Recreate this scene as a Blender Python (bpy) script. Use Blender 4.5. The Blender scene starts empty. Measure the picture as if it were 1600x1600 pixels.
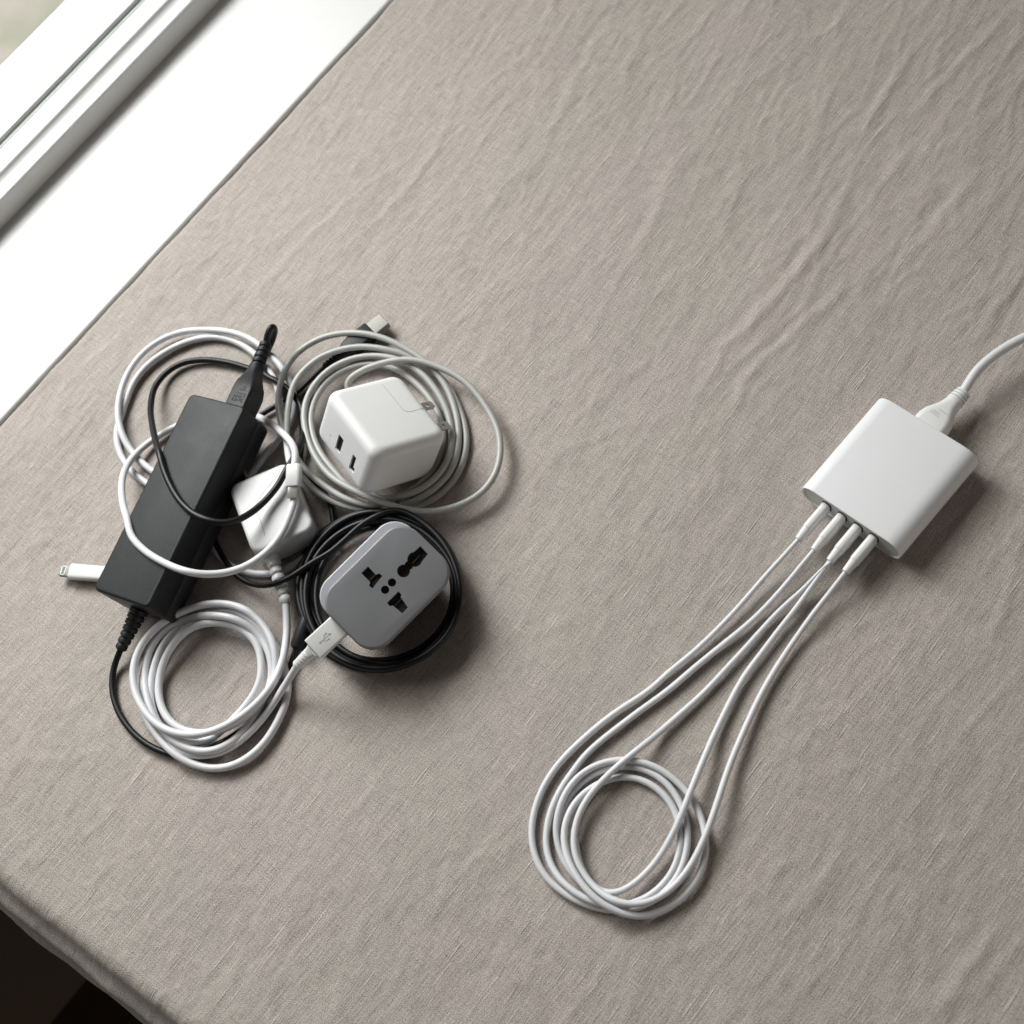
import bpy, bmesh, math, random
import numpy as np
from mathutils import Vector, Matrix
random.seed(4)
# ------------------------------------------------------------------ camera
F_PX, CAM_H = 2222.0, 0.82
_n = np.array([550.0, 1024.0, F_PX]); _n /= np.linalg.norm(_n)          # straight down, in camera axes (x right, y down, z forward)
def _hit(x, y, z=0.0):
    d = np.array([x-800.0, y-800.0, F_PX]); d /= np.linalg.norm(d)
    return d*((CAM_H-z)/(d@_n))
_a, _b = _hit(0, 665), _hit(615, 0)
_Y = (_b-_a)/np.linalg.norm(_b-_a); _X = np.cross(_Y, -_n)
_M = np.array([_X, _Y, -_n])
def at(x, y, z=0.0):
    """table point (metres) seen at this place of the picture at height z; world Y runs along the window sill"""
    p = _M@_hit(x, y, z); return np.array([p[0], p[1], p[2]+CAM_H])
def ray(x, y):
    d = np.array([x-800.0, y-800.0, F_PX]); return _M@(d/np.linalg.norm(d))
CAMPOS = np.array([0, 0, CAM_H])
scn = bpy.context.scene
cd = bpy.data.cameras.new("camera"); cam = bpy.data.objects.new("camera", cd); scn.collection.objects.link(cam)
Rc = _M@np.diag([1.0, -1.0, -1.0])
mw = Matrix([[*Rc[i], CAMPOS[i]] for i in range(3)]+[[0, 0, 0, 1]])
cam.matrix_world = mw
cd.sensor_width = 36; cd.lens = 36*F_PX/1600; cd.clip_start = 0.02; cd.clip_end = 60
cd.dof.use_dof = True; cd.dof.focus_distance = 0.90; cd.dof.aperture_fstop = 9.0
scn.camera = cam
# ------------------------------------------------------------------ world and lamps
w = bpy.data.worlds.new("World"); scn.world = w; w.use_nodes = True
bg = w.node_tree.nodes["Background"]; bg.inputs[0].default_value = (1.0, 0.90, 0.80, 1); bg.inputs[1].default_value = 0.05
def area(name, loc, target, size, power, color):
    l = bpy.data.lights.new(name, 'AREA'); l.shape = 'RECTANGLE'; l.size, l.size_y = size; l.energy = power; l.color = color
    o = bpy.data.objects.new(name, l); scn.collection.objects.link(o); o.location = loc
    o.rotation_euler = (Vector(target)-Vector(loc)).to_track_quat('-Z', 'Y').to_euler(); return o
wl = area("window_daylight", (-1.27, 0.33, 0.72), (-.56, .03, .27), (0.46, 0.46), 5.9, (.985, .985, 1.0))
wl.data.spread = math.radians(104)
area("room_fill", (3.6, 0.5, 1.1), (-.8, .2, 0), (2.4, 1.4), 22, (1.0, .93, .86))  # unseen warm fill, added to lift the frame's shaded room face
area("outdoor_daylight", (-3.2, 0.6, 2.6), (-3.2, 0.6, -0.6), (2.5, 3.5), 165, (1.0, 0.99, 0.97))
vs = scn.view_settings; vs.view_transform = 'Standard'; vs.look = 'None'; vs.exposure = 0.0; vs.gamma = 1.0
scn.cycles.max_bounces = 8
# ------------------------------------------------------------------ materials
def mat(name, col, rough=0.4, bump=0.0, bscale=900.0, metallic=0.0, spec=0.5, var=0.0, coat=0.0, sss=0.0, scratch=False):
    m = bpy.data.materials.new(name); m.use_nodes = True; nt = m.node_tree; N = nt.nodes; L = nt.links
    b = N["Principled BSDF"]; b.inputs["Base Color"].default_value = (*col, 1); b.inputs["Roughness"].default_value = rough
    b.inputs["Metallic"].default_value = metallic; b.inputs["Specular IOR Level"].default_value = spec; b.inputs["Coat Weight"].default_value = coat
    if sss: b.inputs["Subsurface Weight"].default_value = sss; b.inputs["Subsurface Radius"].default_value = (.002, .0017, .0014); b.inputs["Subsurface Scale"].default_value = 1.0
    tc = N.new("ShaderNodeTexCoord")
    n2 = N.new("ShaderNodeTexNoise"); n2.inputs["Scale"].default_value = 45; n2.inputs["Detail"].default_value = 6; L.new(tc.outputs["Object"], n2.inputs["Vector"])
    mr = N.new("ShaderNodeMapRange"); mr.inputs[1].default_value = .3; mr.inputs[2].default_value = .7
    mr.inputs[3].default_value = rough*0.93; mr.inputs[4].default_value = min(1, rough*1.07); L.new(n2.outputs[0], mr.inputs[0]); L.new(mr.outputs[0], b.inputs["Roughness"])
    if var:
        mx = N.new("ShaderNodeMix"); mx.data_type = 'RGBA'; mx.inputs[6].default_value = (*[c*(1-var) for c in col], 1); mx.inputs[7].default_value = (*[min(1, c*(1+var)) for c in col], 1)
        L.new(n2.outputs[0], mx.inputs[0]); L.new(mx.outputs[2], b.inputs["Base Color"])
    if bump:
        n1 = N.new("ShaderNodeTexNoise"); n1.inputs["Scale"].default_value = bscale; n1.inputs["Detail"].default_value = 3; L.new(tc.outputs["Object"], n1.inputs["Vector"])
        bp = N.new("ShaderNodeBump"); bp.inputs["Strength"].default_value = bump; bp.inputs["Distance"].default_value = 0.0004
        L.new(n1.outputs[0], bp.inputs["Height"]); L.new(bp.outputs[0], b.inputs["Normal"])
    return m
WHITE = mat("white plastic", (.74, .74, .735), .33, .05, 1200, var=.015, sss=.05)
WHITE_GLOSS = mat("satin white plastic", (.64, .64, .635), .40, .02, 1200, var=.015, sss=.05)
WHITE_MATT = mat("matt white plastic", (.76, .76, .775), .45, .10, 1500, var=.012)
PANEL = mat("pale grey panel", (.60, .62, .60), .5, .05, 1500)
CORD_W = mat("white cord jacket", (.66, .66, .68), .42, .05, 700, var=.02)
CORD_G = mat("grey cord jacket", (.41, .41, .39), .42, .05, 700, var=.03)
CORD_K = mat("black cord jacket", (.006, .006, .007), .42, .08, 700, var=.1, spec=.3)
BLACK = mat("black grained plastic", (.011, .012, .014), .48, .45, 1600, var=.08, spec=.28)
BLACK_SIDE = mat("black moulded plastic", (.014, .014, .016), .40, .25, 1400, var=.08)
RUBBER = mat("black rubber", (.015, .015, .017), .5, .15, 1200, spec=.25)
GREY = mat("cool grey plastic", (.20, .202, .213), .42, .06, 1500, var=.015)
GREY_L = mat("light grey plastic", (.42, .43, .47), .38, .06, 1500, var=.015)
METAL = mat("nickel plated steel", (.62, .60, .56), .22, .04, 900, metallic=.7)
METAL_D = mat("brushed connector steel", (.24, .23, .21), .5, .04, 900, metallic=.35, spec=.3)
DARK = mat("dark socket interior", (.010, .008, .006), .5)
BRASS = mat("brown contact metal", (.09, .055, .03), .4, metallic=.6)
MARK = mat("grey embossed marking", (.45, .45, .46), .5)
MARK_K = mat("dark embossed marking", (.004, .004, .005), .6)
SEAM = mat("seam shadow gap", (.30, .29, .28), .6)
PAINT = mat("white gloss paint", (.66, .66, .65), .4, .05, 160, var=.004)
GASKET = mat("grey green glazing gasket", (.58, .62, .60), .5)
FLOOR = mat("dark stained floor", (.045, .026, .016), .5, .3, 80, var=.3)
WALLM = mat("brown wall", (.13, .095, .07), .7, .2, 200)
WOODM = mat("plain table wood", (.20, .13, .08), .5, .2, 150, var=.2)
def outdoor_mat():
    m = bpy.data.materials.new("pale dry ground"); m.use_nodes = True; nt = m.node_tree; N = nt.nodes; L = nt.links; b = N["Principled BSDF"]
    tc = N.new("ShaderNodeTexCoord"); n = N.new("ShaderNodeTexNoise"); n.inputs["Scale"].default_value = 6; n.inputs["Detail"].default_value = 5; L.new(tc.outputs["Object"], n.inputs[0])
    r = N.new("ShaderNodeValToRGB"); e = r.color_ramp.elements; e[0].position = .38; e[0].color = (.46, .48, .36, 1); e[1].position = .62; e[1].color = (.68, .62, .56, 1)
    L.new(n.outputs[0], r.inputs[0]); L.new(r.outputs[0], b.inputs["Base Color"]); b.inputs["Roughness"].default_value = .9; return m
def glass_mat():
    m = bpy.data.materials.new("window glass"); m.use_nodes = True; nt = m.node_tree; N = nt.nodes; L = nt.links; N.remove(N["Principled BSDF"])
    t = N.new("ShaderNodeBsdfTransparent"); t.inputs[0].default_value = (.97, .98, .97, 1); g = N.new("ShaderNodeBsdfGlossy"); g.inputs["Roughness"].default_value = .02
    x = N.new("ShaderNodeMixShader"); x.inputs[0].default_value = .05
    L.new(t.outputs[0], x.inputs[1]); L.new(g.outputs[0], x.inputs[2]); L.new(x.outputs[0], N["Material Output"].inputs[0]); return m
def linen_mat():
    m = bpy.data.materials.new("grey beige linen"); m.use_nodes = True; nt = m.node_tree; N = nt.nodes; L = nt.links; b = N["Principled BSDF"]
    b.inputs["Roughness"].default_value = .85; b.inputs["Specular IOR Level"].default_value = .15; b.inputs["Sheen Weight"].default_value = .12; b.inputs["Sheen Roughness"].default_value = .5
    tc = N.new("ShaderNodeTexCoord")
    def mapped(sx, sy, rz=0.0):
        mp = N.new("ShaderNodeMapping"); mp.inputs["Scale"].default_value = (sx, sy, 1); mp.inputs["Rotation"].default_value = (0, 0, rz); L.new(tc.outputs["UV"], mp.inputs[0]); return mp
    def noise(sx, sy, det=2, rz=0.0, rough=.5):
        n = N.new("ShaderNodeTexNoise"); n.noise_dimensions = '2D'; n.inputs["Scale"].default_value = 1; n.inputs["Detail"].default_value = det; n.inputs["Roughness"].default_value = rough
        L.new(mapped(sx, sy, rz).outputs[0], n.inputs["Vector"]); return n.outputs[0]
    def math_(op, a, c, d=None):
        x = N.new("ShaderNodeMath"); x.operation = op
        for i, v in enumerate((a, c, d)):
            if v is None: continue
            if isinstance(v, (int, float)): x.inputs[i].default_value = v
            else: L.new(v, x.inputs[i])
        return x.outputs[0]
    def wave(freq, axis, dist):
        # threads: sine over metres with uneven spacing
        sep = N.new("ShaderNodeSeparateXYZ"); L.new(tc.outputs["UV"], sep.inputs[0])
        base = math_('MULTIPLY', sep.outputs[axis], freq*2*math.pi)
        return math_('SINE', math_('ADD', base, dist), 0.0)
    d1 = math_('MULTIPLY', noise(60, 900, 1), 10.0); d2 = math_('MULTIPLY', noise(900, 60, 1), 10.0)
    wx = wave(560, 0, d1); wy = wave(560, 1, d2)
    weave = math_('MULTIPLY', wx, wy)
    threadA = noise(1500, 75, 2); threadB = noise(75, 1500, 2)      # single thicker or thinner threads running along / across
    slub = noise(640, 26, 2, .04)
    slubm = N.new("ShaderNodeMapRange"); L.new(slub, slubm.inputs[0]); slubm.inputs[1].default_value = .655; slubm.inputs[2].default_value = .80
    slubd = N.new("ShaderNodeMapRange"); L.new(slub, slubd.inputs[0]); slubd.inputs[1].default_value = .33; slubd.inputs[2].default_value = .20
    grain = noise(1300, 1300, 1)
    mott = noise(14, 9, 4, .2)
    # height
    h = math_('MULTIPLY', weave, .22); h = math_('ADD', h, math_('MULTIPLY', threadA, .85)); h = math_('ADD', h, math_('MULTIPLY', threadB, .8))
    h = math_('ADD', h, math_('MULTIPLY', slubm.outputs[0], 1.3)); h = math_('ADD', h, math_('MULTIPLY', grain, .7))
    bp = N.new("ShaderNodeBump"); bp.inputs["Strength"].default_value = .55; bp.inputs["Distance"].default_value = .0006; L.new(h, bp.inputs["Height"]); L.new(bp.outputs[0], b.inputs["Normal"])
    # colour: undyed threads lighter and darker, no light or shade
    v = math_('MULTIPLY', math_('SUBTRACT', threadA, .5), .60); v = math_('ADD', v, math_('MULTIPLY', math_('SUBTRACT', threadB, .5), .45))
    v = math_('ADD', v, math_('MULTIPLY', weave, .09)); v = math_('ADD', v, math_('MULTIPLY', math_('SUBTRACT', grain, .5), 1.1))
    v = math_('ADD', v, math_('MULTIPLY', slubm.outputs[0], .22)); v = math_('SUBTRACT', v, math_('MULTIPLY', slubd.outputs[0], .22))
    v = math_('ADD', v, math_('MULTIPLY', math_('SUBTRACT', mott, .5), .13)); v = math_('ADD', v, 1.0)
    cm = N.new("ShaderNodeMix"); cm.data_type = 'RGBA'; cm.inputs[6].default_value = (.412, .364, .334, 1); cm.inputs[7].default_value = (.408, .364, .330, 1)
    mr = N.new("ShaderNodeMapRange"); L.new(noise(10, 7, 3, .5), mr.inputs[0]); mr.inputs[1].default_value = .42; mr.inputs[2].default_value = .58; L.new(mr.outputs[0], cm.inputs[0])
    vm = N.new("ShaderNodeVectorMath"); vm.operation = 'SCALE'; L.new(cm.outputs[2], vm.inputs[0]); L.new(v, vm.inputs["Scale"]); L.new(vm.outputs[0], b.inputs["Base Color"])
    return m
LINEN = linen_mat()
# ------------------------------------------------------------------ helpers
def link(o): scn.collection.objects.link(o); return o
def thing(name, label, cat, base, group=None):
    o = bpy.data.objects.new(name, None); link(o); o.empty_display_size = .01; o.location = base
    o['label'] = label; o['category'] = cat
    if group: o['group'] = group
    return o
def obj(name, geo, material, parent=None, smooth=35, base=None):
    """geo = (verts, faces) in world metres -> ONE mesh object whose origin is its thing's base"""
    V, F = geo; off = np.array(parent.matrix_basis.translation if parent is not None and parent.parent is None else (parent['_o'] if parent is not None else (0, 0, 0)), float)
    if base is not None and parent is None: off = np.array(base, float)
    me = bpy.data.meshes.new(name); me.from_pydata([tuple(np.asarray(v)-off) for v in V], [], F); me.validate()
    bm = bmesh.new(); bm.from_mesh(me); bmesh.ops.recalc_face_normals(bm, faces=bm.faces); bm.to_mesh(me); bm.free()
    me.materials.append(material)
    me.shade_smooth()
    if smooth < 180: me.set_sharp_from_angle(angle=math.radians(smooth))
    o = bpy.data.objects.new(name, me); link(o)
    if parent is not None: o.parent = parent
    else: o.location = off
    o['_o'] = [float(x) for x in off]
    return o
def join(*gs):
    V, F = [], []
    for g in gs:
        k = len(V); V += list(g[0]); F += [tuple(i+k for i in f) for f in g[1]]
    return V, F
def loft(loops, cap0=True, cap1=True):
    V = [p for l in loops for p in l]; n = len(loops[0]); F = []
    for a in range(len(loops)-1):
        for i in range(n):
            j = (i+1) % n; F.append((a*n+i, a*n+j, (a+1)*n+j, (a+1)*n+i))
    if cap0: F.append(tuple(range(n-1, -1, -1)))
    if cap1: F.append(tuple((len(loops)-1)*n+i for i in range(n)))
    return V, F
def rrect(w, d, r, seg=6):
    """2D rounded rectangle outline"""
    r = max(1e-6, min(r, w/2-1e-6, d/2-1e-6)); P = []
    for cx, cy, a0 in ((1, 1, 0), (-1, 1, 90), (-1, -1, 180), (1, -1, 270)):
        for k in range(seg+1):
            a = math.radians(a0+90*k/seg); P.append((cx*(w/2-r)+r*math.cos(a), cy*(d/2-r)+r*math.sin(a)))
    return P
class Fr:
    """a frame: origin c (metres), columns of R its local axes; local lengths in millimetres"""
    def __init__(s, c, R): s.c = np.array(c, float); s.R = np.array(R, float)
    def __call__(s, p): return s.c+s.R@(np.array(p, float)*.001)
    def geo(s, g): return [s(v) for v in g[0]], g[1]
    def on(s, px, py, z):
        """local (x, y) where the sight line through this picture place meets the local plane z (mm)"""
        d = ray(px, py); o = s.R.T@(CAMPOS-s.c)*1000; q = s.R.T@d; t = (z-o[2])/q[2]; p = o+q*t; return p[0], p[1]
    def wpt(s, px, py, z): x, y = s.on(px, py, z); return s((x, y, z))
def frame_dir(c, d, up=(0, 0, 1)):
    """local x along d, z as close to up as can be"""
    x = np.array(d, float); x /= np.linalg.norm(x); u = np.array(up, float); y = np.cross(u, x); y /= np.linalg.norm(y); z = np.cross(x, y)
    return Fr(c, np.array([x, y, z]).T)
def rbox(w, d, z0, z1, rc, rb=0.0, rt=0.0, seg=6, rs=5, taper=0.0, cx=0, cy=0):
    """box in mm with corner radius rc seen from above, edge radii rb (bottom) and rt (top); taper widens the bottom"""
    L = []
    def loop(z, ins):
        t = taper*(z1-z)/(z1-z0) if z1 != z0 else 0
        return [(x+cx, y+cy, z) for x, y in rrect(w-2*ins+2*t, d-2*ins+2*t, rc-ins*.85+t, seg)]
    if rb > 0:
        for k in range(rs): a = math.pi/2*k/rs; L.append(loop(z0+rb*(1-math.cos(a)) if k else z0, rb*(1-math.sin(a))))
    L.append(loop(z0+rb, 0)); L.append(loop(z1-rt, 0))
    if rt > 0:
        for k in range(1, rs+1): a = math.pi/2*k/rs; L.append(loop(z1-rt*(1-math.sin(a)), rt*(1-math.cos(a))))
    return loft(L)
def xloft(secs, seg=5):
    """sections along local x: (x, width y, height z, corner radius[, cy, cz])"""
    L = []
    for s in secs:
        x, w_, h_, r = s[:4]; cy, cz = (s[4], s[5]) if len(s) > 4 else (0, 0)
        L.append([(x, y+cy, z+cz) for y, z in rrect(w_, h_, r, seg)])
    return loft(L)
def catmull(P, step=.0013, sm=34):
    P = np.array(P, float); P = np.vstack([2*P[0]-P[1], P, 2*P[-1]-P[-2]]); out = []
    for i in range(1, len(P)-2):
        p0, p1, p2, p3 = P[i-1:i+3]
        k = [0.0]
        for a, b in ((p0, p1), (p1, p2), (p2, p3)): k.append(k[-1]+max(np.linalg.norm((b-a)[:3])**.5, 1e-4))
        n = max(2, int(np.linalg.norm((p2-p1)[:3])/step))
        for t in np.linspace(k[1], k[2], n, endpoint=False):
            A1 = (k[1]-t)/(k[1]-k[0])*p0+(t-k[0])/(k[1]-k[0])*p1; A2 = (k[2]-t)/(k[2]-k[1])*p1+(t-k[1])/(k[2]-k[1])*p2; A3 = (k[3]-t)/(k[3]-k[2])*p2+(t-k[2])/(k[3]-k[2])*p3
            B1 = (k[2]-t)/(k[2]-k[0])*A1+(t-k[0])/(k[2]-k[0])*A2; B2 = (k[3]-t)/(k[3]-k[1])*A2+(t-k[1])/(k[3]-k[1])*A3
            out.append((k[2]-t)/(k[2]-k[1])*B1+(t-k[1])/(k[2]-k[1])*B2)
    out.append(P[-2]); Q = np.array(out)
    for _ in range(sm):                                   # a stiff cord has no kinks
        Q[1:-1] = .5*Q[1:-1]+.25*(Q[:-2]+Q[2:])
    return Q
def tube(P, r, sides=14, step=.0013, raw=False, sm=34):
    """P: world points, optionally with a 4th value = radius in mm"""
    P = [list(p)+([r] if len(p) == 3 else []) for p in P]
    Q = np.array(P, float) if raw else catmull(P, step, sm)
    C = Q[:, :3]; rad = Q[:, 3]*.001
    T = np.gradient(C, axis=0); T /= np.linalg.norm(T, axis=1)[:, None]+1e-12
    u = np.cross(T[0], (0.03, .02, 1)); u /= np.linalg.norm(u); L = []
    for i in range(len(C)):
        u = u-T[i]*(u@T[i]); u /= np.linalg.norm(u); v = np.cross(T[i], u)
        L.append([C[i]+rad[i]*(math.cos(a)*u+math.sin(a)*v) for a in np.linspace(0, 2*math.pi, sides, endpoint=False)])
    return loft(L)
# reading frames of the picture study: key -> (x0, y0, scale)
ZF = {'0': (0, 0, 1), '1': (160, 480, 4.706), '2': (430, 480, 4.324), '3': (80, 780, 3.637), '4': (420, 760, 5), '5': (320, 640, 5), 'a': (1220, 500, 3.81), 'b': (800, 860, 2.6667), 'c': (1200, 740, 7.27), 'D': (800, 1140, 4.706), 'E': (840, 980, 6.154), 'F': (1040, 860, 6.154)}
def px(k, x, y): a, b, s = ZF[k]; return a+x/s, b+y/s
def P(k, x, y, z=2.2, r=None):
    """z in mm, or (frame, height over its local z plane)"""
    X, Y = px(k, x, y)
    p = z[0].wpt(X, Y, z[1]) if isinstance(z, tuple) else at(X, Y, z*.001)
    return list(p)+([r] if r else [])
def PL(k, pts): return [P(k, *p) for p in pts]
def cut(o, cutters):
    """boolean difference baked into the mesh"""
    for g in cutters:
        me = bpy.data.meshes.new("tmp"); me.from_pydata([tuple(v) for v in g[0]], [], g[1])
        bm = bmesh.new(); bm.from_mesh(me); bmesh.ops.recalc_face_normals(bm, faces=bm.faces); bm.to_mesh(me); bm.free()
        c = bpy.data.objects.new("tmp", me); link(c)
        m = o.modifiers.new("b", 'BOOLEAN'); m.object = c; m.operation = 'DIFFERENCE'; m.solver = 'EXACT'
        bpy.context.view_layer.update()
        ev = o.evaluated_get(bpy.context.evaluated_depsgraph_get()); nm = bpy.data.meshes.new_from_object(ev)
        o.modifiers.clear(); old = o.data; nm.name = o.name; o.data = nm
        bpy.data.objects.remove(c); bpy.data.meshes.remove(me)
    o.data.shade_smooth(); o.data.set_sharp_from_angle(angle=math.radians(30))
def ribs(F0, x0, x1, r0, r1, n, gap=.45, groove=.78, fl=1.0):
    """ribbed strain relief along local x (mm); fl flattens z"""
    L = []; p = (x1-x0)/n
    def ring(x, r): L.append([(x, r*math.cos(a), fl*r*math.sin(a)) for a in np.linspace(0, 2*math.pi, 18, endpoint=False)])
    ring(x0, r0*.8)
    for i in range(n):
        a = x0+i*p; ra = r0+(r1-r0)*i/n
        ring(a+.08*p, ra*.96); ring(a+.16*p, ra); ring(a+(1-gap)*p, ra); ring(a+(1-gap)*p+.07*p, ra*.95)
        if i < n-1: ring(a+(1-gap)*p+.12*p, ra*groove); ring(a+p*.98, ra*groove)
    ring(x1, r1*.75)
    return F0.geo(loft(L))
def bar(F0, x, y, z, lx, ly, lz): return F0.geo(rbox(lx, ly, z, z+lz, .05, cx=x, cy=y, seg=1))
# ------------------------------------------------------------------ setting: floor, wall, outdoor ground, sill, window
def box(x0, x1, y0, y1, z0, z1):
    V = [(x, y, z) for z in (z0, z1) for y in (y0, y1) for x in (x0, x1)]
    return V, [(0, 1, 3, 2), (4, 6, 7, 5), (0, 4, 5, 1), (2, 3, 7, 6), (0, 2, 6, 4), (1, 5, 7, 3)]
def struct(o): o['kind'] = 'structure'; return o
struct(obj('floor', box(-.949, 4, -4, 4, -.80, -.76), FLOOR))
struct(obj('ground', box(-14, -.951, -9, 9, -.95, -.90), outdoor_mat()))
struct(obj('wall', box(-.95, -.792, -4, 4, -.76, -.040), WALLM))
def profile(pts, y0, y1, ny=1):
    """extrude an (x, z) outline (mm) along y (metres)"""
    L = [[(x*.001, y, z*.001) for x, z in pts] for y in np.linspace(y0, y1, ny+1)]; return loft(L)
SX = -758.5                                                # front edge of the sill
def arcp(cx, cz, r, a0, a1, n=6): return [(cx+r*math.cos(math.radians(a)), cz+r*math.sin(math.radians(a))) for a in np.linspace(a0, a1, n)]
sill = [(-960, -30), (SX, -30)]+arcp(SX-3, .5-3, 3, 0, 90)+[(-960, .5)]
struct(obj('window_sill', profile(sill, -3, 3), PAINT, smooth=30))
win = thing('window', 'white painted window frame with stepped moulding behind the sill', 'window', (-.95, .3, .0045))
RX = -893.0                                               # room face of the frame
rail = [(-990, .7), (RX, .7), (RX, 18)]+arcp(RX-1.8, 19.4, 1.8, 0, 90, 4)+[(RX-4.5, 21.1), (RX-5.2, 20.3), (RX-8, 20.2), (RX-12, 20.9), (RX-15, 22.2), (RX-15.6, 22.9)]+arcp(RX-18, 22.9, 2.0, 10, 95, 4)+[(RX-33, 25.4), (RX-34, 25.2), (RX-34, 23.6), (RX-40, 23.6), (-990, 23.6)]
obj('frame_rail', profile(rail, -3, 3), PAINT, win, smooth=40)
obj('gasket', profile([(RX-40, 23.7), (RX-34.5, 23.7), (RX-34.5, 24.6), (RX-35.4, 25.3), (RX-40, 25.3)], -3, 3), GASKET, win)
sash = [(-990, 23.7), (RX-38.6, 25.4), (RX-38.6, 27.5)]+arcp(RX-40, 27.6, 1.4, 0, 90, 4)+[(-990, 29)]
obj('sash', profile(sash, -3, 3), PAINT, win, smooth=30)
obj('glass_pane', box(-.987, -.983, -3, 3, .0291, 1.4), glass_mat(), win)
struct(obj('table_top', box(-.735, .9, -.185, 2.2, -.030, -.0065), WOODM))
# ------------------------------------------------------------------ tablecloth
rng = np.random.default_rng(11)
def vnoise(x, y, sx, sy, rot=0.0, oct=1, seed=0):
    """gradient noise, cell sizes sx, sy in metres, about -1..1"""
    r = np.random.default_rng(seed); out = np.zeros_like(x); amp = 1.0; tot = 0
    ca, sa = math.cos(rot), math.sin(rot); X = (x*ca+y*sa)/sx+11.3; Y = (-x*sa+y*ca)/sy+5.7
    for o in range(oct):
        a = r.uniform(0, 2*math.pi, (256, 256)); gx, gy = np.cos(a), np.sin(a)
        xi = np.floor(X).astype(int); yi = np.floor(Y).astype(int); fx = X-xi; fy = Y-yi
        def g(i, j): u, v = (xi+i) % 256, (yi+j) % 256; return gx[u, v]*(fx-i)+gy[u, v]*(fy-j)
        wx = fx*fx*fx*(fx*(fx*6-15)+10); wy = fy*fy*fy*(fy*(fy*6-15)+10)
        out += amp*1.5*((g(0, 0)*(1-wx)+g(1, 0)*wx)*(1-wy)+(g(0, 1)*(1-wx)+g(1, 1)*wx)*wy)
        tot += amp; amp *= .5; X = X*1.93+7.31; Y = Y*1.93+3.17
    return out/tot
def cloth():
    XE, YE = -.7535, -.188                              # where the cloth rolls over the table's edges
    us = np.concatenate([np.arange(-.0085, .02, .0011), np.arange(.02, .86, .0017), np.arange(.86, 1.4, .02)])
    vs_ = np.concatenate([np.arange(-.20, -.07, .004), np.arange(-.07, .02, .0016), np.arange(.02, .93, .0019), np.arange(.93, 2.0, .02)])
    U, V = np.meshgrid(us, vs_, indexing='ij'); X = XE+U; Y = YE+V
    # relief of the lying cloth
    broad = vnoise(X, Y, .075, .18, .1, 2, 1)*.0013
    wig = X+.0045*vnoise(X, Y, .05, .08, 0, 2, 9)
    rip = vnoise(wig, Y, .012, .055, .16, 3, 2)*.00072*np.clip(.35+1.2*vnoise(X, Y, .07, .09, 0, 2, 20), .1, 1.4)
    rip2 = vnoise(wig, Y, .0046, .024, .10, 3, 3)*.00036
    crum = vnoise(X, Y, .020, .030, .35, 4, 4)*.00085*np.clip(vnoise(X, Y, .10, .12, 0, 1, 21)+.5, .1, 1.2)
    def ridge(sx, sy, rot, seed, k): n = vnoise(wig, Y, sx, sy, rot, 2, seed); return np.clip(1-np.abs(n)*k, 0, 1)**2
    place = np.clip((Y-.15)/.45, 0.2, 1)*np.clip((X+.76)/.1, .3, 1)
    cre = (ridge(.050, .24, .10, 5, 7)*.0007+ridge(.030, .13, .20, 6, 9)*.0006)*place+ridge(.06, .16, .02, 7, 8)*.0004+(ridge(.026, .060, .14, 17, 13)*.0004+ridge(.020, .045, -.05, 18, 14)*.00026)*np.clip(.5+1.5*vnoise(X, Y, .06, .08, 0, 1, 22), 0, 1.3)
    def crease(line, A, wd):
        P_ = np.array([at(*q)[:2] for q in line]); seg = np.linalg.norm(np.diff(P_, axis=0), axis=1); T_ = seg.sum(); best = np.full(X.shape, 9.0); tt = np.zeros(X.shape); acc = 0
        wx_ = X+.0025*vnoise(X, Y, .02, .02, 0, 1, 31)
        for a, b, l in zip(P_[:-1], P_[1:], seg):
            d = (b-a)/l; u = np.clip((wx_-a[0])*d[0]+(Y-a[1])*d[1], 0, l); dx = wx_-a[0]-u*d[0]; dy = Y-a[1]-u*d[1]; r = np.hypot(dx, dy)
            m = r < np.abs(best); sgn = np.sign(dx*d[1]-dy*d[0]); best = np.where(m, r*np.where(sgn == 0, 1, sgn), best); tt = np.where(m, (acc+u)/T_, tt); acc += l
        return A*np.sin(np.pi*np.clip(tt, 0, 1))**.7*(np.exp(-(best/wd)**2)-.45*np.exp(-((best-1.7*wd)/(1.2*wd))**2))
    for line, A, wd in (([(1345, 235), (1300, 350), (1225, 450), (1130, 545), (1090, 640)], .0013, .0042), ([(1330, 440), (1240, 520), (1165, 590), (1120, 690)], .0010, .0038), ([(1585, 10), (1490, 105), (1420, 190)], .0011, .0036),
                        ([(1440, 60), (1370, 170), (1310, 240)], .0008, .0040), ([(960, 20), (900, 120), (850, 230)], .0008, .0045), ([(560, 300), (470, 380), (400, 455)], .0008, .0035), ([(1540, 250), (1480, 330), (1400, 420)], .0009, .0042),
                        ([(700, 200), (640, 290), (590, 350)], .0007, .0040), ([(1580, 1420), (1500, 1530), (1440, 1620)], .0009, .0040), ([(1330, 1290), (1290, 1370), (1230, 1440)], .0008, .0040), ([(620, 1180), (560, 1260), (520, 1300)], .0006, .0035), ([(1050, 260), (1010, 370), (950, 450)], .0007, .0040), ([(1500, 560), (1560, 480), (1620, 380)], .0009, .0042)):
        broad = broad+crease(line, A, wd)
    edgew = np.exp(-((U-.015)/.02)**2)*vnoise(X*0, Y, 1, .028, 0, 2, 8)*.0007
    h = broad+rip+rip2+crum+cre+edgew
    for (a, b, rr) in ((-.50, .12, .14), (-.21, .33, .07), (-.30, .06, .13)):   # pressed flatter where things stand
        f = 1-.45*np.exp(-(((X-a)**2+(Y-b)**2)/rr**2)); h = h*f
    h = h-.0013
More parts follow.
